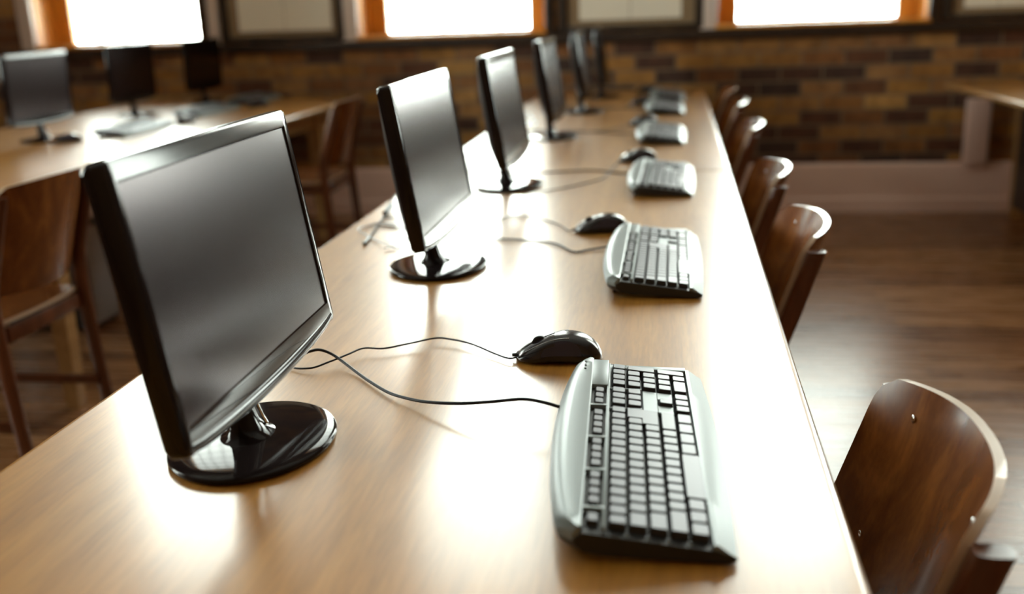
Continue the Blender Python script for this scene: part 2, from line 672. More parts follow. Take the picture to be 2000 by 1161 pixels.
# ------------------------------------------------------------------ monitors
def rrect_loop(yc, zc_, hw, hh, r, x, n=4, sag=0.0):
    out = []
    for cy, cz, a in ((hw - r, hh - r, 0), (-hw + r, hh - r, 90), (-hw + r, -hh + r, 180), (hw - r, -hh + r, 270)):
        for k in range(n + 1):
            t = R(a + 90 * k / n)
            out.append((x, yc + cy + r * math.cos(t), zc_ + cz + r * math.sin(t)))
    return out


def make_monitor(tilt_deg=8.8):
    r = thing('computer_monitor', 'x', 'monitor')
    tilt = Matrix.Translation((.008, .010, .222)) @ Matrix.Rotation(R(-tilt_deg), 4, 'Y')
    Wd, Hh = .2235, .1435
    # bezel: rounded shell from back edge round to the inner lip of the glass
    bm = bmesh.new()
    loops = []
    sh = [(.012, -.026, .010), (.003, -.024, .010), (0, -.018, .009), (0, -.003, .009), (.0010, .0, .009), (.004, .0012, .008)]
    for off, x, rad in sh:
        loops.append(rrect_loop(0, 0, Wd - off, Hh - off, rad, x))
    # inner edges have unequal margins
    def inner(ml, mt, mb, x, rad=.001):
        return rrect_loop(0, (mb - mt) / 2, Wd - ml, Hh - (mt + mb) / 2, rad, x)
    loops.append(inner(.0150, .0215, .026, .0008))
    loops.append(inner(.0165, .0230, .0275, -.0015))
    loft(bm, loops, cap0=False, cap1=False)
    # swelling lower lip with the buttons
    lip = []
    for k in range(21):
        y = -Wd + .012 + (2 * Wd - .024) * k / 20
        s = math.sin(PI * k / 20) ** .6
        zc_ = -Hh + .008 - .010 * s
        lip.append([(-.002 + (.004 + .003 * s) * math.cos(a) , y, zc_ + (.006 + .003 * s) * math.sin(a)) for a in [2 * PI * j / 12 for j in range(12)]])
    loft(bm, lip)
    for v in bm.verts:
        v.co = tilt @ v.co
    fr = link('bezel', bm, M['bezel'], r, 35)
    bm = bmesh.new()
    y0, y1 = -Wd + .0160, Wd - .0160
    z0, z1 = -Hh + .0270, Hh - .0225
    box(bm, -.006, -.0010, y0, y1, z0, z1)
    for v in bm.verts:
        v.co = tilt @ v.co
    link('screen', bm, M['screen'], fr)
    # rear housing bulge
    bm = bmesh.new()
    loops = [rrect_loop(0, 0, Wd - .012, Hh - .012, .010, -.0255), rrect_loop(0, 0, Wd - .016, Hh - .016, .012, -.029),
             rrect_loop(0, -.01, Wd - .06, Hh - .05, .03, -.046), rrect_loop(0, -.01, Wd - .09, Hh - .07, .03, -.049)]
    loft(bm, loops, cap0=True)
    for v in bm.verts:
        v.co = tilt @ v.co
    link('rear_housing', bm, M['black_sat'], r, 40)
    # stem: oval column with a flared shoe
    bm = bmesh.new()
    loops = []
    for z, rx, ry, dx in ((.0105, .034, .040, -.006), (.016, .022, .030, -.008), (.026, .016, .023, -.010), (.050, .0125, .019, -.014),
                          (.085, .0115, .018, -.020), (.13, .0115, .018, -.027), (.17, .011, .018, -.034), (.19, .010, .018, -.040)):
        loops.append([(dx + rx * math.cos(t), ry * math.sin(t), z) for t in [2 * PI * j / 28 for j in range(28)]])
    loft(bm, loops)
    link('stem', bm, M['base_gloss'], r, 50)
    bm = bmesh.new()
    tube(bm, [(.010, .018, .018), (.004, .019, .03), (-.001, .0175, .05), (-.006, .0165, .09)], .0022, 8, 6)
    link('chrome_strip', bm, M['chrome'], r, 60)
    # low domed elliptical foot
    bm = bmesh.new()
    loops = []
    ax, ay = .094, .112
    for s, z in ((.955, 0), (.985, .0015), (1, .004), (1.0, .006), (.99, .0078), (.96, .0088), (.85, .0100), (.65, .0112), (.4, .0120), (.15, .0124)):
        loops.append([(ax * s * math.cos(t), ay * s * math.sin(t), z) for t in [2 * PI * j / 72 for j in range(72)]])
    loft(bm, loops)
    link('base', bm, M['base_gloss'], r, 50)
    return r


mon_labels = [
    'large black monitor in the left foreground, nearest of all',
    'black monitor with white glare along its top, second from the front',
    'black monitor third from the front, orange and white glare on its top edge',
    'black monitor fourth from the front of the middle row, seen nearly edge-on',
    'black monitor fifth from the front of the middle row, below the right paper board',
    'dark blurred monitor at the far end of the middle row, against the brick wall']
MP = [(-.480, 1.009, 1.0), (-.447, 1.825, 0), (-.450, 2.722, 0), (-.447, 3.76, 0), (-.410, 4.66, 1), (-.37, 5.42, 2)]
MONITOR = make_monitor()
for i, (x, y, a) in enumerate(MP):
    o = MONITOR if i == 0 else copy_tree(MONITOR)
    o.location = (x, y, DZ + .0002)
    o.rotation_euler = (0, 0, R(a))
    o['label'] = mon_labels[i]
    o['group'] = 'monitors of the middle row'
LEFT = make_monitor(-1.5)
lk = 0
for (x, y), lb in zip([(-2.66, 3.93), (-2.80, 4.95), (-2.74, 5.66)],
                      ['large blurred dark monitor at the left edge of the photo on the left-hand table',
                       'blurred dark monitor standing below the left window, second on the left-hand table',
                       'blurred black monitor, farthest on the left-hand table, below the white window jamb']):
    o = copy_tree(LEFT) if lk else LEFT
    lk = 1
    o.location = (x, y, DZ + .0002)
    o['label'] = lb
    o['group'] = 'monitors on the left-hand table'


# ------------------------------------------------------------------ keyboards
# local frame: +x to the typist's right, +y away from the typist, z up from the table
KW = .2285


def kz(y):                       # height of the key deck
    return .0115 + (y + .08) * .085


def key_mesh(name, w, d, h=.0075, scoop=.0006):
    bm = bmesh.new()
    a, b = w / 2 - .0007, d / 2 - .0007
    ta, tb = w / 2 - .0026, d / 2 - .0024
    lo = []
    for (p, q, z) in ((a, b, 0), (a, b, .001), (ta + .0004, tb + .0004, h - .0006), (ta, tb, h)):
        lo.append(rr2(p, q, .0012 if z < h * .5 else .0018, z))
    loft(bm, lo, mi=0)
    bm.normal_update()
    for f in bm.faces:
        zc2 = f.calc_center_median().z
        f.material_index = 1 if zc2 > h * .86 and len(f.verts) > 4 else (1 if zc2 > h * .9 else 0)
    me = bpy.data.meshes.new(name)
    for f in bm.faces:
        f.smooth = False
    bm.to_mesh(me)
    bm.free()
    me.materials.append(M['well'])
    me.materials.append(M['key_cap'])
    return me


def rr2(hw, hd, r, z, n=2):
    out = []
    for cx, cy, a in ((hw - r, hd - r, 0), (-hw + r, hd - r, 90), (-hw + r, -hd + r, 180), (hw - r, -hd + r, 270)):
        for k in range(n + 1):
            t = R(a + 90 * k / n)
            out.append((cx + r * math.cos(t), cy + r * math.sin(t), z))
    return out


U = .01905
V = .0186
ROWY = {'E': -.0530, 'D': -.0344, 'C': -.0158, 'B': .0028, 'A': .0214, 'F': .0440}
X0 = -.2185


def key_layout():
    ks = []          # (kind, x, y, w, d)
    def row(y, x, ws, kind='key', d=V):
        for w in ws:
            ks.append((kind, x + w * U / 2, y, w * U, d))
            x += w * U
        return x
    row(ROWY['A'], X0, [1] * 15)
    row(ROWY['B'], X0, [1.5] + [1] * 12)
    row(ROWY['C'], X0, [1.75] + [1] * 11)
    row(ROWY['D'], X0, [2.25] + [1] * 10 + [2.75])
    row(ROWY['E'], X0, [1.25, 1.25, 1.25])
    ks.append(('spacebar', X0 + (3.75 + 2.7) * U, ROWY['E'] - .001, 5.4 * U, V + .004))
    row(ROWY['E'], X0 + 9.15 * U, [1.45, 1.45, 1.45, 1.5])
    xn = X0 + 15 * U + .0065
    for rr in 'AB':
        row(ROWY[rr], xn, [1, 1, 1])
    row(ROWY['D'], xn + U, [1])
    row(ROWY['E'], xn, [1, 1, 1])
    xp = xn + 3 * U + .0065
    row(ROWY['A'], xp, [1] * 4)
    for rr in 'BCD':
        row(ROWY[rr], xp, [1] * 3)
    row(ROWY['E'], xp, [2, 1])
    ks.append(('key', xp + 3.5 * U, ROWY['B'] - V / 2, U, 2 * V))
    ks.append(('key', xp + 3.5 * U, ROWY['D'] - V / 2, U, 2 * V))
    fw = .84
    x = X0 + .002
    row(ROWY['F'], x, [1.0], 'function_key', .0135)
    x = X0 + 2.0 * U
    for g in range(3):
        row(ROWY['F'], x, [fw + .1] * 4, 'function_key', .0135)
        x += 4 * (fw + .1) * U + .55 * U
    row(ROWY['F'], xn, [fw + .1] * 3, 'function_key', .0135)
    return ks, xn, xp


KEYS, XN, XP = key_layout()


def slab_outline(front, back, n=40, x0=-KW, x1=KW):
    """closed outline: front edge then back edge, functions of x in [-1,1]"""
    pts = []
    for i in range(n + 1):
        t = -1 + 2 * i / n
        pts.append((x0 + (x1 - x0) * (i / n), front(t)))
    for i in range(n + 1):
        t = 1 - 2 * i / n
        pts.append((x1 - (x1 - x0) * (i / n), back(t)))
    return pts


def back_edge(t):
    return .074 + .018 * (1 - t * t) ** .8 - .012 * max(0, (abs(t) - .93) / .07) ** 2


def front_edge(t):
    return -.0855 - .006 * (1 - t * t)


def plate(bm, pts, ztop, th, mi=0, bev=.0012):
    top = [(x, y, ztop(x, y)) for x, y in pts]
    c = Vector((sum(p[0] for p in pts) / len(pts), sum(p[1] for p in pts) / len(pts), 0))
    bot = [(x, y, max(ztop(x, y) - th, .0005)) for x, y in pts]
    r1 = [bm.verts.new(p) for p in bot]
    r2 = [bm.verts.new((p[0], p[1], p[2] - bev)) for p in top]
    n = len(pts)
    r3 = []
    for i, p in enumerate(top):
        a, b = Vector(pts[i - 1]), Vector(pts[(i + 1) % n])
        d = (b - a)
        d = d.normalized() if d.length else Vector((1, 0))
        nn = Vector((-d.y, d.x)) * bev
        r3.append(bm.verts.new((p[0] + nn.x, p[1] + nn.y, ztop(p[0] + nn.x, p[1] + nn.y))))
    for a, b in ((r1, r2), (r2, r3)):
        for i in range(n):
            j = (i + 1) % n
            bm.faces.new((a[i], a[j], b[j], b[i])).material_index = mi
    bm.faces.new(r3).material_index = mi
    bm.faces.new(r1[::-1]).material_index = mi


def strip_grid(bm, n, x0, x1, rows, mi=0):
    """surface patch: rows = list of (yfun(t), zfun(t)) from front to back, closed underneath"""
    rings = []
    for i in range(n + 1):
        s = i / n
        t = -1 + 2 * s
        x = x0 + (x1 - x0) * s
        rings.append([(x, f(t), g(t)) for f, g in rows])
    loft(bm, rings, mi=mi)


def make_keyboard(detail=True):
    r = thing('keyboard', 'x', 'keyboard')
    bm = bmesh.new()
    # black base tray with swept end cheeks
    def fy(t):
        return front_edge(t) + .002
    def by(t):
        return back_edge(t) - .003
    rows = [(lambda t: fy(t) + .006, lambda t: .0015), (fy, lambda t: .004), (fy, lambda t: .0075),
            (lambda t: -.066, lambda t: kz(-.066) + .0008), (lambda t: .050, lambda t: kz(.05) + .0008),
            (lambda t: by(t) - .006, lambda t: .0215), (by, lambda t: .017), (by, lambda t: .011),
            (lambda t: by(t) - .008, lambda t: .0045), (lambda t: by(t) - .03, lambda t: .0015)]
    strip_grid(bm, 36, -KW - .0015, KW + .0015, rows)
    base = link('lower_case', bm, M['well'], r, 40)
    # silver back panel (holds the three lamps), curved rear edge rolling down
    bm = bmesh.new()
    yb0 = .0535
    rows = [(lambda t: yb0, lambda t: .012), (lambda t: yb0, lambda t: kz(yb0) + .0062), (lambda t: yb0 + .0015, lambda t: kz(yb0) + .0072),
            (lambda t: yb0 + (back_edge(t) - yb0) * .55, lambda t: kz(yb0) + .0078), (lambda t: back_edge(t) - .009, lambda t: kz(yb0) + .0065),
            (lambda t: back_edge(t) - .003, lambda t: kz(yb0) + .0022), (lambda t: back_edge(t), lambda t: .019),
            (lambda t: back_edge(t) - .001, lambda t: .014), (lambda t: back_edge(t) - .006, lambda t: .010)]
    strip_grid(bm, 40, -KW, KW, rows)
    # far-end shoulder of the panel that reaches down beside the status lamps
    box(bm, XP - .004, KW - .003, ROWY['F'] - .010, yb0 + .002, .010, kz(ROWY['F']) + .0068, .0008)
    link('back_panel', bm, M['silver'], r, 30)
    # silver front bar in two slopes
    bm = bmesh.new()
    rows = [(lambda t: front_edge(t) + .003, lambda t: .0025), (front_edge, lambda t: .0045), (lambda t: front_edge(t) + .0005, lambda t: .0075),
            (lambda t: front_edge(t) + .0075, lambda t: .0115), (lambda t: -.0685, lambda t: kz(-.0685) + .0058),
            (lambda t: -.0642, lambda t: kz(-.0642) + .0058), (lambda t: -.0638, lambda t: kz(-.064) + .004), (lambda t: -.0638, lambda t: .009)]
    strip_grid(bm, 30, -KW, KW, rows)
    link('front_bar', bm, M['silver'], r, 22)
    # thin silver rails: between function row and number row, between key blocks, far end rim
    bm = bmesh.new()
    yr = (ROWY['F'] - .0078 + ROWY['A'] + V / 2) / 2
    box(bm, -KW + .004, XP + 4 * U + .003, yr - .0016, yr + .0016, .011, kz(yr) + .0066, .0004)
    xe = XP + 4 * U + .0012
    box(bm, xe, KW - .001, -.064, ROWY['F'] - .008, .008, kz(0) + .0035, .0006)
    z_ = kz(-.0065) + .0058
    # filler plate of the arrow block
    yc0, yc1 = ROWY['C'] - V / 2 - .0005, ROWY['C'] + V / 2 - .0005
    plate(bm, [(XN - .003, yc0), (XP - .003, yc0), (XP - .003, yc1), (XN - .003, yc1)], lambda x, y: kz(y) + .0048, .006)
    for xa, xb in ((XN - .003, XN + U - .0008), (XN + 2 * U + .0008, XP - .003)):
        plate(bm, [(xa, ROWY['D'] - V / 2), (xb, ROWY['D'] - V / 2), (xb, yc0 + .001), (xa, yc0 + .001)], lambda x, y: kz(y) + .0048, .006)
    for xg in (XN - .0033, XP - .0033):
        box(bm, xg - .0011, xg + .0011, ROWY['A'] - V * 1.5, yr, .011, kz(ROWY['A']) + .0045, .0003)
    xg = X0 + 2.0 * U
    for g in range(3):
        xa = xg - .36 * U
        box(bm, xa - .0022, xa + .0022, yr, yb0 + .002, .011, kz(ROWY['F']) + .0060, .0004)
        xg += 4 * .94 * U + .55 * U
    box(bm, XN - .006, XN - .0015, yr, yb0 + .002, .011, kz(ROWY['F']) + .0060, .0004)
    link('divider_rail', bm, M['silver'], r, 30)
    # Enter key: one L-shaped cap over two rows
    bm = bmesh.new()
    xa = X0 + 12.75 * U + .001
    xb = X0 + 13.5 * U + .001
    xc = X0 + 15 * U - .001
    yA, yB, yC = ROWY['C'] - V / 2 + .001, ROWY['C'] + V / 2 + .001, ROWY['B'] + V / 2 - .001
    poly = [(xa, yA), (xc, yA), (xc, yC), (xb, yC), (xb, yB), (xa, yB)]
    plate(bm, poly, lambda x, y: kz(y) + .0078, .008, bev=.0010)
    for f in bm.faces:
        f.material_index = 1 if (len(f.verts) > 4 and f.calc_center_median().z > kz(0) + .006) else 0
    link('enter_key', bm, [M['well'], M['key_cap']], r, 30)
    # screw-like pale posts on the near and far cheeks between key rows
    for sx in (-1, 1):
        for yy in (ROWY['E'] + V / 2, ROWY['D'] + V / 2, ROWY['C'] + V / 2, ROWY['B'] + V / 2):
            bm = bmesh.new()
            bmesh.ops.create_uvsphere(bm, u_segments=10, v_segments=6, radius=.0019,
                                      matrix=Matrix.Translation((sx * (KW - .0035), yy, kz(yy) + .0012)))
            link('end_stud', bm, M['silver'], r, 60)
    # flip-out feet under the rear edge
    for sx in (-1, 1):
        bm = bmesh.new()
        box(bm, sx * .18 - .014, sx * .18 + .014, .060, .066, -.0065, .006, .001)
        link('foot', bm, M['well'], r, 30)
    # status lamps
    for i in range(3):
        bm = bmesh.new()
        x = KW - .018 - i * .0125
        box(bm, x - .0028, x + .0028, yb0 + .0085, yb0 + .0112, kz(yb0) + .004, kz(yb0) + .0086, .0005)
        link('status_lamp', bm, M['well'], r)
    ang = math.atan(.085)
    if detail:
        cache = {}
        for kind, x, y, w, d in KEYS:
            kk = (round(w, 5), round(d, 5), kind)
            if kk not in cache:
                cache[kk] = key_mesh(kind, w, d, .0080 if kind != 'function_key' else .0062)
            o = bpy.data.objects.new(kind, cache[kk])
            COL.objects.link(o)
            o.parent = r
            o.location = (x, y, kz(y) + .0003)
            o.rotation_euler = (ang, 0, 0)
    else:
        bm = bmesh.new()
        for kind, x, y, w, d in KEYS:
            bm2 = bmesh.new()
            me = key_mesh('tmp', w, d, .0080)
            me.transform(Matrix.Translation((x, y, kz(y) + .0003)) @ Matrix.Rotation(ang, 4, 'X'))
            bm.from_mesh(me)
            bpy.data.meshes.remove(me)
            bm2.free()
        link('key_block', bm, [M['well'], M['key_cap']], r)
    return r


def cord(root, pts, rad=.0019, material=None, name='cord', n=8):
    """cable in world coordinates (z above desk), stored in the root's local frame"""
    bm = bmesh.new()
    inv = root.matrix_basis.inverted()
    tube(bm, [inv @ Vector((p[0], p[1], DZ + p[2])) for p in pts], rad, 8, n)
    return link(name, bm, material or M['cable'], root, 60)


KB = make_keyboard(True)
KBS = make_keyboard(False)
# near corners of the keyboards were measured on the desk: (centre x, centre y, yaw, detailed?)
KP = [(-.036, 1.009, 90 + 2.8, 1, 'sharp silver and black keyboard in the foreground, nearest of all'),
      (-.034, 1.842, 90 + 0.0, 1, 'silver and black keyboard second from the front in the middle row'),
      (-.030, 2.752, 90 - 1.0, 1, 'silver and black keyboard third from the front in the middle row'),
      (-.043, 3.725, 90 - .5, 0, 'blurred silver keyboard fourth from the front in the middle row'),
      (-.038, 4.680, 90, 0, 'blurred silver keyboard fifth from the front with a glint at each end'),
      (-.030, 5.30, 90, 0, 'dark blurred keyboard at the far end of the middle row')]
u1 = u2 = False
kbs = []
for x, y, a, det, lb in KP:
    if det:
        o = copy_tree(KB) if u1 else KB
        u1 = True
    else:
        o = copy_tree(KBS) if u2 else KBS
        u2 = True
    o.location = (x, y, DZ)
    o.rotation_euler = (R(2.6), 0, R(a))
    o.scale = (.958, 1, 1)
    o.location.z = DZ + .0042
    o['label'] = lb
    o['group'] = 'keyboards of the middle row'
    kbs.append(o)
for x, y, a, lb in ((-2.40, 4.20, 90, 'blurred keyboard catching white glare at the left edge of the left-hand table'),
                    (-2.42, 4.98, 88, 'blurred glinting keyboard in front of the second left-hand monitor'),
                    (-2.42, 5.60, 90, 'dark blurred keyboard at the far end of the left-hand table')):
    o = copy_tree(KBS)
    o.location = (x, y, DZ)
    o.rotation_euler = (R(2.6), 0, R(a))
    o.scale = (.958, 1, 1)
    o.location.z = DZ + .0042
    o['label'] = lb
    o['group'] = 'keyboards on the left-hand table'


# ------------------------------------------------------------------ mice
# local frame: nose (cable) towards -x, z up
def make_mouse():
    r = thing('computer_mouse', 'x', 'mouse')
    bm = bmesh.new()
    n, m = 30, 28
    Lh = .061

    def top(s):      # s 0 nose .. 1 tail
        return .0425 * (math.sin(PI * min(max(s, 0), 1) ** 1.12)) ** .46 * (.66 + .58 * s - .18 * s * s) if 0 < s < 1 else 0

    def half(s):
        w = .0315 * (max(0, 1 - (2 * s - 1) ** 4)) ** .42
        return w * (1 - .13 * math.exp(-((s - .42) / .16) ** 2))

    loops = []
    for i in range(n + 1):
        s = .003 + .994 * (.5 - .5 * math.cos(PI * i / n))
        x = -Lh + 2 * Lh * s
        w, h = half(s), max(top(s), .006)
        lp = []
        for j in range(m):
            t = 2 * PI * j / m
            c, si = math.cos(t), math.sin(t)
            ex = .8
            y = w * math.copysign(abs(c) ** ex, c)
            if si >= 0:
                z = .008 + (h - .008) * si ** .78
                # waist pinched inwards on the flank under the top shell
                if .05 < si < .8:
                    y *= 1 - .10 * math.sin(PI * (si - .05) / .75) * (1 - abs(2 * s - 1) ** 3)
            else:
                z = .008 - .0072 * abs(si) ** .6
                y *= .97
            lp.append((x, y, z))
        loops.append(lp)
    loft(bm, loops)
    b = link('body', bm, M['mouse'], r, 60)
    def surf(s, t, off=0):
        x = -Lh + 2 * Lh * s
        w, h = half(s), max(top(s), .006)
        c, si = math.cos(t), math.sin(t)
        y = w * math.copysign(abs(c) ** .8, c)
        z = .008 + (h - .008) * max(si, 0) ** .78
        if .05 < si < .8:
            y *= 1 - .10 * math.sin(PI * (si - .05) / .75) * (1 - abs(2 * s - 1) ** 3)
        v = Vector((x, y, z))
        d = Vector((0, math.cos(t), math.sin(t)))
        return v + d * off
    # two shell halves of the buttons as raised thin skins
    for sgn in (-1, 1):
        bm = bmesh.new()
        rings = []
        for i in range(15):
            s = .035 + .42 * i / 14
            ring = []
            for j in range(9):
                t = PI / 2 - sgn * (.07 + .95 * j / 8)
                ring.append(surf(s, t, .0009))
            for j in range(8, -1, -1):
                t = PI / 2 - sgn * (.07 + .95 * j / 8)
                ring.append(surf(s, t, -.001))
            rings.append(ring)
        loft(bm, rings)
        link('button', bm, M['mouse'], r, 50)
    # side grip panels, violet-tinted rubber
    for sgn in (-1, 1):
        bm = bmesh.new()
        rings = []
        for i in range(17):
            s = .30 + .46 * i / 16
            e = math.sin(PI * i / 16) ** .5
            ring = []
            for j in range(6):
                t = (.22 + (.12 + .62 * e) * j / 5 - .1)
                t = t if sgn > 0 else PI - t
                ring.append(surf(s, t, .0008))
            for j in range(5, -1, -1):
                t = (.22 + (.12 + .62 * e) * j / 5 - .1)
                t = t if sgn > 0 else PI - t
                ring.append(surf(s, t, -.0012))
            rings.append(ring)
        loft(bm, rings)
        link('side_grip', bm, M['mouse_grip'], r, 50)
    # joint line along the flank, its highlight painted as a pale tube
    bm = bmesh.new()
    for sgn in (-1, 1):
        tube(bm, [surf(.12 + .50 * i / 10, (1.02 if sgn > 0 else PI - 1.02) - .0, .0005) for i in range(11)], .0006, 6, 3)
    link('seam_highlight', bm, M['beige'], r, 60)
    bm = bmesh.new()
    bmesh.ops.create_cone(bm, cap_ends=True, segments=28, radius1=.0115, radius2=.0115, depth=.0065,
                          matrix=Matrix.Translation((-.026, 0, .0232)) @ Matrix.Rotation(PI / 2, 4, 'X'))
    bmesh.ops.bevel(bm, geom=[e for e in bm.edges if len(e.link_faces) == 2 and e.calc_face_angle(0) > 1], offset=.0012, segments=2, affect='EDGES')
    link('scroll_wheel', bm, M['black_matte'], r, 40)
    bm = bmesh.new()
    tube(bm, [(-.055, 0, .007), (-.060, 0, .007), (-.066, 0, .0068)], .0028, 8, 4)
    link('strain_relief', bm, M['black_matte'], r, 60)
    return r


MOUSE = make_mouse()
mp = [(-.156, 1.318, 6, 'glossy black mouse in focus in front of the nearest keyboard'),
      (-.152, 2.140, 14, 'black mouse beside the second keyboard from the front'),
      (-.108, 3.150, 24, 'dark mouse at the far end of the third keyboard'),
      (-.118, 4.12, 20, 'blurred mouse with pale glint by the fourth keyboard'),
      (-.150, 4.98, 25, 'blurred mouse by the fifth keyboard'),
      (-.145, 5.62, 25, 'dark blurred mouse at the far end of the middle row')]
mice = []
for i, (x, y, a, lb) in enumerate(mp):
    o = MOUSE if i == 0 else copy_tree(MOUSE)
    o.location = (x, y, DZ + .0002)
    o.rotation_euler = (0, 0, R(a))
    o['label'] = lb
    o['group'] = 'mice of the middle row'
    mice.append(o)
for x, y, a, lb in ((-2.50, 3.84, 30, 'dark blurred mouse near the left edge of the photo on the left-hand table'),
                    (-2.30, 4.50, 80, 'dark blurred mouse in the white glare of the left-hand table'),
                    (-2.26, 5.28, 60, 'dark blurred mouse near the far end of the left-hand table')):
    o = copy_tree(MOUSE)
    o.location = (x, y, DZ + .0002)
    o.rotation_euler = (0, 0, R(a))
    o['label'] = lb
    o['group'] = 'mice on the left-hand table'

# cords, measured on the desk
cord(kbs[0], [(-0.125, 1.075, 0.028), (-0.148, 1.078, 0.033), (-0.173, 1.083, 0.034), (-0.211, 1.087, 0.028), (-0.250, 1.096, 0.021), (-0.294, 1.116, 0.013), (-0.326, 1.137, 0.008), (-0.360, 1.163, 0.005), (-0.396, 1.201, 0.004), (-0.423, 1.232, 0.004), (-0.450, 1.259, 0.008), (-0.474, 1.276, 0.015), (-0.493, 1.278, 0.021), (-0.508, 1.276, 0.019), (-0.526, 1.277, 0.012),
              (-.56, 1.28, .006), (-.63, 1.40, .0025), (-.72, 1.45, .0025), (-.752, 1.455, .0), (-.762, 1.46, -.05), (-.765, 1.47, -.5)], .0021)
cord(mice[0], [(-.212, 1.304, .0068), (-.225, 1.300, .006), (-.248, 1.318, .006), (-.289, 1.353, .008), (-.324, 1.372, .008), (-.348, 1.376, .008), (-.381, 1.35, .008),
               (-.413, 1.326, .008), (-.443, 1.322, .009), (-.457, 1.292, .010), (-.475, 1.262, .009), (-.498, 1.243, .006), (-.54, 1.262, .003),
               (-.62, 1.35, .0025), (-.70, 1.40, .0025), (-.752, 1.41, .0), (-.762, 1.41, -.05), (-.765, 1.42, -.5)], .0014)
cord(kbs[1], [(-.113, 1.965, .013), (-.135, 1.968, .006), (-.166, 1.959, .003), (-.195, 1.941, .003), (-.233, 2.003, .003), (-.269, 2.031, .003), (-.326, 2.05, .003),
              (-.383, 2.055, .003), (-.452, 2.064, .003), (-.53, 2.10, .003), (-.60, 2.16, .003), (-.68, 2.2, .003)], .0020)
cord(mice[1], [(-.211, 2.125, .0068), (-.225, 2.13, .004), (-.255, 2.199, .003), (-.325, 2.285, .003), (-.376, 2.298, .003), (-.40, 2.25, .003), (-.43, 2.20, .003),
               (-.50, 2.18, .003), (-.60, 2.25, .003), (-.69, 2.28, .003)], .0015)
cord(mice[2], [(-.162, 3.126, .0068), (-.175, 3.05, .003), (-.19, 2.85, .003), (-.23, 2.751, .003), (-.317, 2.640, .003), (-.40, 2.60, .003), (-.50, 2.60, .003), (-.58, 2.66, .003), (-.66, 2.80, .003)], .0016)
cord(kbs[2], [(-.113, 2.88, .013), (-.14, 2.89, .004), (-.24, 2.96, .003), (-.38, 2.93, .003), (-.50, 2.95, .003), (-.62, 3.0, .003)], .0020)
for i in (3, 4):
    y = mp[i][1]
    cord(mice[i], [(mp[i][0] - .056, y - .021, .0068), (-.20, y - .10, .003), (-.30, y - .22, .003), (-.42, y - .20, .003), (-.60, y - .12, .003)], .0016)
for i in (3, 4):
    y = KP[i][1]
    cord(kbs[i], [(KP[i][0] - .08, y + .12, .013), (-.16, y + .10, .003), (-.26, y + .14, .003), (-.40, y + .20, .003), (-.60, y + .22, .003)], .0020)

# power lead of the second monitor with its ferrite lump, lying on the desk
rt = thing('power_lead', 'thin black lead with a ferrite lump behind the second monitor', 'cable', (-.69, 2.25, DZ), 0)
bm = bmesh.new()
lead = [(-.50, 1.86, .10), (-.56, 2.05, .05), (-.64, 2.35, .05), (-.690, 2.46, .035), (-.700, 2.40, .022), (-.694, 2.335, .008), (-.684, 2.25, .0035), (-.668, 2.14, .003), (-.652, 2.02, .003)]
tube(bm, [Vector(p) - Vector((-.69, 2.25, 0)) for p in lead], .0023, 8, 8)
link('cord', bm, M['cable'], rt, 60)
bm = bmesh.new()
a, b = Vector((-.005, .125, .014)), Vector((-.001, .055, .0075))
tube(bm, [a, a.lerp(b, .08), a.lerp(b, .92), b], lambda s: .0068 if .02 < s < .98 else .004, 14, 4)
link('ferrite_lump', bm, M['black_sat'], rt, 60)
bm = bmesh.new()
tube(bm, [(.034, -.19, .0035), (.037, -.22, .0045), (.040, -.25, .0045)], .0042, 10, 4)
link('plug', bm, M['black_sat'], rt, 60)

# loose coil of pale thin cable behind the second monitor
bm = bmesh.new()
tube(bm, [(x + .64, y - 2.1, .003 + .004 * (i % 2)) for i, (x, y) in enumerate([(-.712, 2.158), (-.671, 2.20), (-.607, 2.19), (-.576, 2.09), (-.558, 1.96), (-.60, 1.99), (-.65, 2.06),
     (-.704, 2.131), (-.69, 2.19), (-.62, 2.16), (-.575, 2.02), (-.59, 1.95)])], .0016, 8, 8)
o = link('loose_cable', bm, M['cable_grey'], None, 60, (-.64, 2.1, DZ))
tag(o, 'loose coil of thin pale cable on the desk behind the second monitor', 'cable')
bm = bmesh.new()
pts = []
for i in range(26):
    t = i * .62
    pts.append((.05 * math.cos(t) * (1 + .3 * math.sin(i * 1.7)), .11 * math.sin(t), .006 + .0011 * i))
tube(bm, pts, .0022, 8, 5)
o = link('loose_cable', bm, M['cable_grey'], None, 60, (-.66, 3.02, DZ))
tag(o, 'tangle of pale leads on the desk behind the third monitor', 'cable')
bm = bmesh.new()
tube(bm, [(p[0] * 1.0, p[1] * 1.3, p[2] * 1.4) for p in pts], .0024, 8, 5)
o = link('loose_cable', bm, M['cable_grey'], None, 60, (-.62, 4.1, DZ))
tag(o, 'tangle of pale leads on the desk behind the fourth monitor', 'cable')


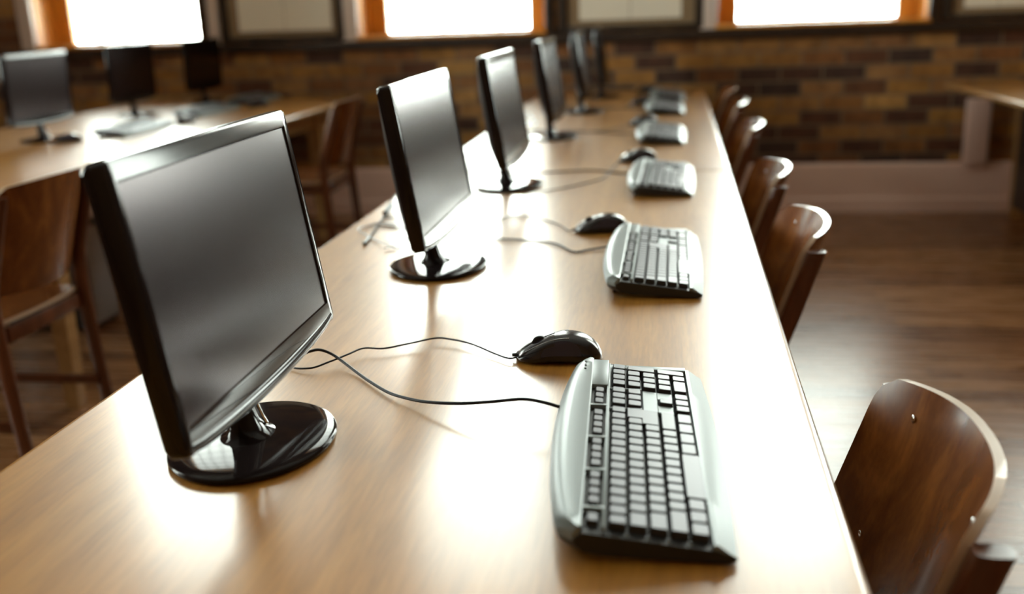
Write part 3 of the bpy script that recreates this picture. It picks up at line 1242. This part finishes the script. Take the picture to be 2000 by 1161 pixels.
# ------------------------------------------------------------------ chairs
# local frame: sitter faces -x; origin on the floor under the seat
def make_chair():
    r = thing('school_chair', 'x', 'chair')
    zt, zb = .770, .505
    HW = .188
    xb_ = .150

    def P(s, v, off=0.0):
        # s -1..1 across, v 0..1 bottom..top
        # rounded corners: shrink the width near top and bottom
        e = 0
        for q in (v, 1 - v):
            if q < .16:
                e = max(e, (1 - math.sqrt(max(0, 1 - (1 - q / .16) ** 2))) * .020)
        y = s * (HW - e)
        z = zb + (zt - zb) * v + .010 * (1 - s * s) * (v - .5) * 2
        x = xb_ + .056 * (1 - abs(y / HW) ** 2.4) + .33 * (z - zb) + off
        return Vector((x, y, z))
    bm = bmesh.new()
    ns, nv, T = 28, 18, .011
    G = {}
    for side in (0, 1):
        for i in range(ns + 1):
            for j in range(nv + 1):
                G[side, i, j] = bm.verts.new(P(-1 + 2 * i / ns, j / nv, side * T))
    for side in (0, 1):
        for i in range(ns):
            for j in range(nv):
                f = bm.faces.new([G[side, i, j], G[side, i + 1, j], G[side, i + 1, j + 1], G[side, i, j + 1]])
    rim = [(i, 0) for i in range(ns)] + [(ns, j) for j in range(nv)] + [(i, nv) for i in range(ns, 0, -1)] + [(0, j) for j in range(nv, 0, -1)]
    for k in range(len(rim)):
        a, b = rim[k], rim[(k + 1) % len(rim)]
        f = bm.faces.new([G[(0,) + a], G[(0,) + b], G[(1,) + b], G[(1,) + a]])
        f.material_index = 1
    link('backrest', bm, [M['ply'], M['ply_edge']], r, 40)
    # rivets
    for sy in (-1, 1):
        for v in (.86, .30):
            bm = bmesh.new()
            p = P(sy * .66, v, -.0008)
            bmesh.ops.create_uvsphere(bm, u_segments=12, v_segments=8, radius=.0055, matrix=Matrix.Translation(p) @ Matrix.Diagonal((.4, 1, 1, 1)))
            link('rivet', bm, M['chrome'], r, 60)
    # rear posts that run on down as the back legs
    for sy in (-1, 1):
        bm = bmesh.new()
        pts = [(.205, .0), (.185, .20), (.170, .42), (.172, .52), (.207, .63), (.246, .750)]
        loops = []
        c = catmull([(x, 0, z) for x, z in pts], 6)
        for i, p in enumerate(c):
            w = .013
            dpt = .020 - .004 * abs(i / (len(c) - 1) - .5)
            yy = sy * (.196 + .004 * (1 - p.z / .735))
            lp = []
            for k_ in range(12):
                t = 2 * PI * k_ / 12
                lp.append((p.x + .012 + dpt * math.copysign(abs(math.cos(t)) ** .6, math.cos(t)), yy + w * math.copysign(abs(math.sin(t)) ** .6, math.sin(t)), p.z))
            loops.append(lp)
        loft(bm, loops)
        link('rear_leg', bm, M['post'], r, 50)
    for sy in (-1, 1):
        bm = bmesh.new()
        loops = []
        for x, z, q in ((-.215, 0, .012), (-.19, .22, .015), (-.17, .425, .017)):
            yy = sy * (.185 - .015 * z / .425)
            loops.append([(x + q * math.cos(t), yy + q * math.sin(t), z) for t in [2 * PI * k_ / 14 for k_ in range(14)]])
        loft(bm, loops)
        link('front_leg', bm, M['post'], r, 50)
    bm = bmesh.new()
    for sy in (-1, 1):
        box(bm, -.17, .18, sy * .172 - .009, sy * .172 + .009, .385, .425, .003)
    box(bm, -.179, -.161, -.165, .165, .385, .425, .003)
    box(bm, .172, .190, -.160, .160, .385, .425, .003)
    link('seat_rail', bm, M['post'], r, 30)
    for sy in (-1, 1):
        bm = bmesh.new()
        box(bm, -.195, .20, sy * .180 - .008, sy * .180 + .008, .16, .185, .003)
        link('stretcher', bm, M['post'], r, 30)
    # dished plywood seat
    bm = bmesh.new()
    G = {}
    n = 16
    for side in (0, 1):
        for i in range(n + 1):
            for j in range(n + 1):
                a, b = -1 + 2 * i / n, -1 + 2 * j / n
                rr = 1 - .07 * (a * a * b * b)
                x, y = a * .20 * rr - .01, b * (.200 - .012 * a) * rr
                z = .426 - .008 * (1 - a * a) * (1 - b * b) + (.010 if side else 0) + (-.010 * max(0, -a) ** 6)
                G[side, i, j] = bm.verts.new((x, y, z + .008))
    for side in (0, 1):
        for i in range(n):
            for j in range(n):
                bm.faces.new([G[side, i, j], G[side, i + 1, j], G[side, i + 1, j + 1], G[side, i, j + 1]])
    rim = [(i, 0) for i in range(n)] + [(n, j) for j in range(n)] + [(i, n) for i in range(n, 0, -1)] + [(0, j) for j in range(n, 0, -1)]
    for k_ in range(len(rim)):
        a, b = rim[k_], rim[(k_ + 1) % len(rim)]
        f = bm.faces.new([G[(0,) + a], G[(0,) + b], G[(1,) + b], G[(1,) + a]])
        f.material_index = 1
    link('seat', bm, [M['ply'], M['ply_edge']], r, 40)
    return r


CHAIR = make_chair()
CP = [(.022, 1.020, 0, 'wooden chair with curved plywood back in the right foreground, nearest of all'),
      (.012, 2.110, 1, 'wooden chair with orange sheen, second from the front at the middle row'),
      (.010, 2.810, 2, 'wooden chair third from the front at the middle row'),
      (.025, 3.84, 0, 'wooden chair with a bright oval top edge, fourth from the front at the middle row'),
      (.030, 4.72, 0, 'red-brown wooden chair fifth from the front at the middle row'),
      (.020, 5.38, 0, 'dark wooden chair at the far end of the middle row')]
for i, (x, y, a, lb) in enumerate(CP):
    o = CHAIR if i == 0 else copy_tree(CHAIR)
    o.location = (x, y, 0)
    o.rotation_euler = (0, 0, R(a))
    o['label'] = lb
    o['group'] = 'wooden chairs along the middle row'
for x, y, a, lb in ((-1.90, 2.40, 0, 'dark wooden chair with a bright curved top edge at the left edge of the photo'),
                    (-1.76, 4.55, 0, 'dark wooden chair pushed up to the far end of the left-hand table')):
    o = copy_tree(CHAIR)
    o.location = (x, y, 0)
    o.rotation_euler = (0, 0, R(a))
    o['label'] = lb
    o.scale = (1, 1, 1.08)
    o['group'] = 'wooden chairs at the left-hand table'

# ------------------------------------------------------------------ computer case under the left-hand table
r = thing('computer_case', 'dark computer case with a grey slatted front on the floor under the left-hand table', 'computer', (-2.52, 3.66, 0), 0)
bm = bmesh.new()
box(bm, -.2, .19, -.10, .10, .012, .44, .006)
link('case_body', bm, M['black_sat'], r, 30)
bm = bmesh.new()
box(bm, .19, .200, -.085, .085, .03, .43, .003)
for i in range(9):
    z = .06 + i * .036
    box(bm, .198, .207, -.075, .075, z, z + .022, .004)
link('front_grille', bm, M['beige'], r, 30)
for sx in (-1, 1):
    for sy in (-1, 1):
        bm = bmesh.new()
        box(bm, sx * .16 - .015, sx * .16 + .015, sy * .08 - .012, sy * .08 + .012, 0, .013)
        link('rubber_foot', bm, M['black_matte'], r)
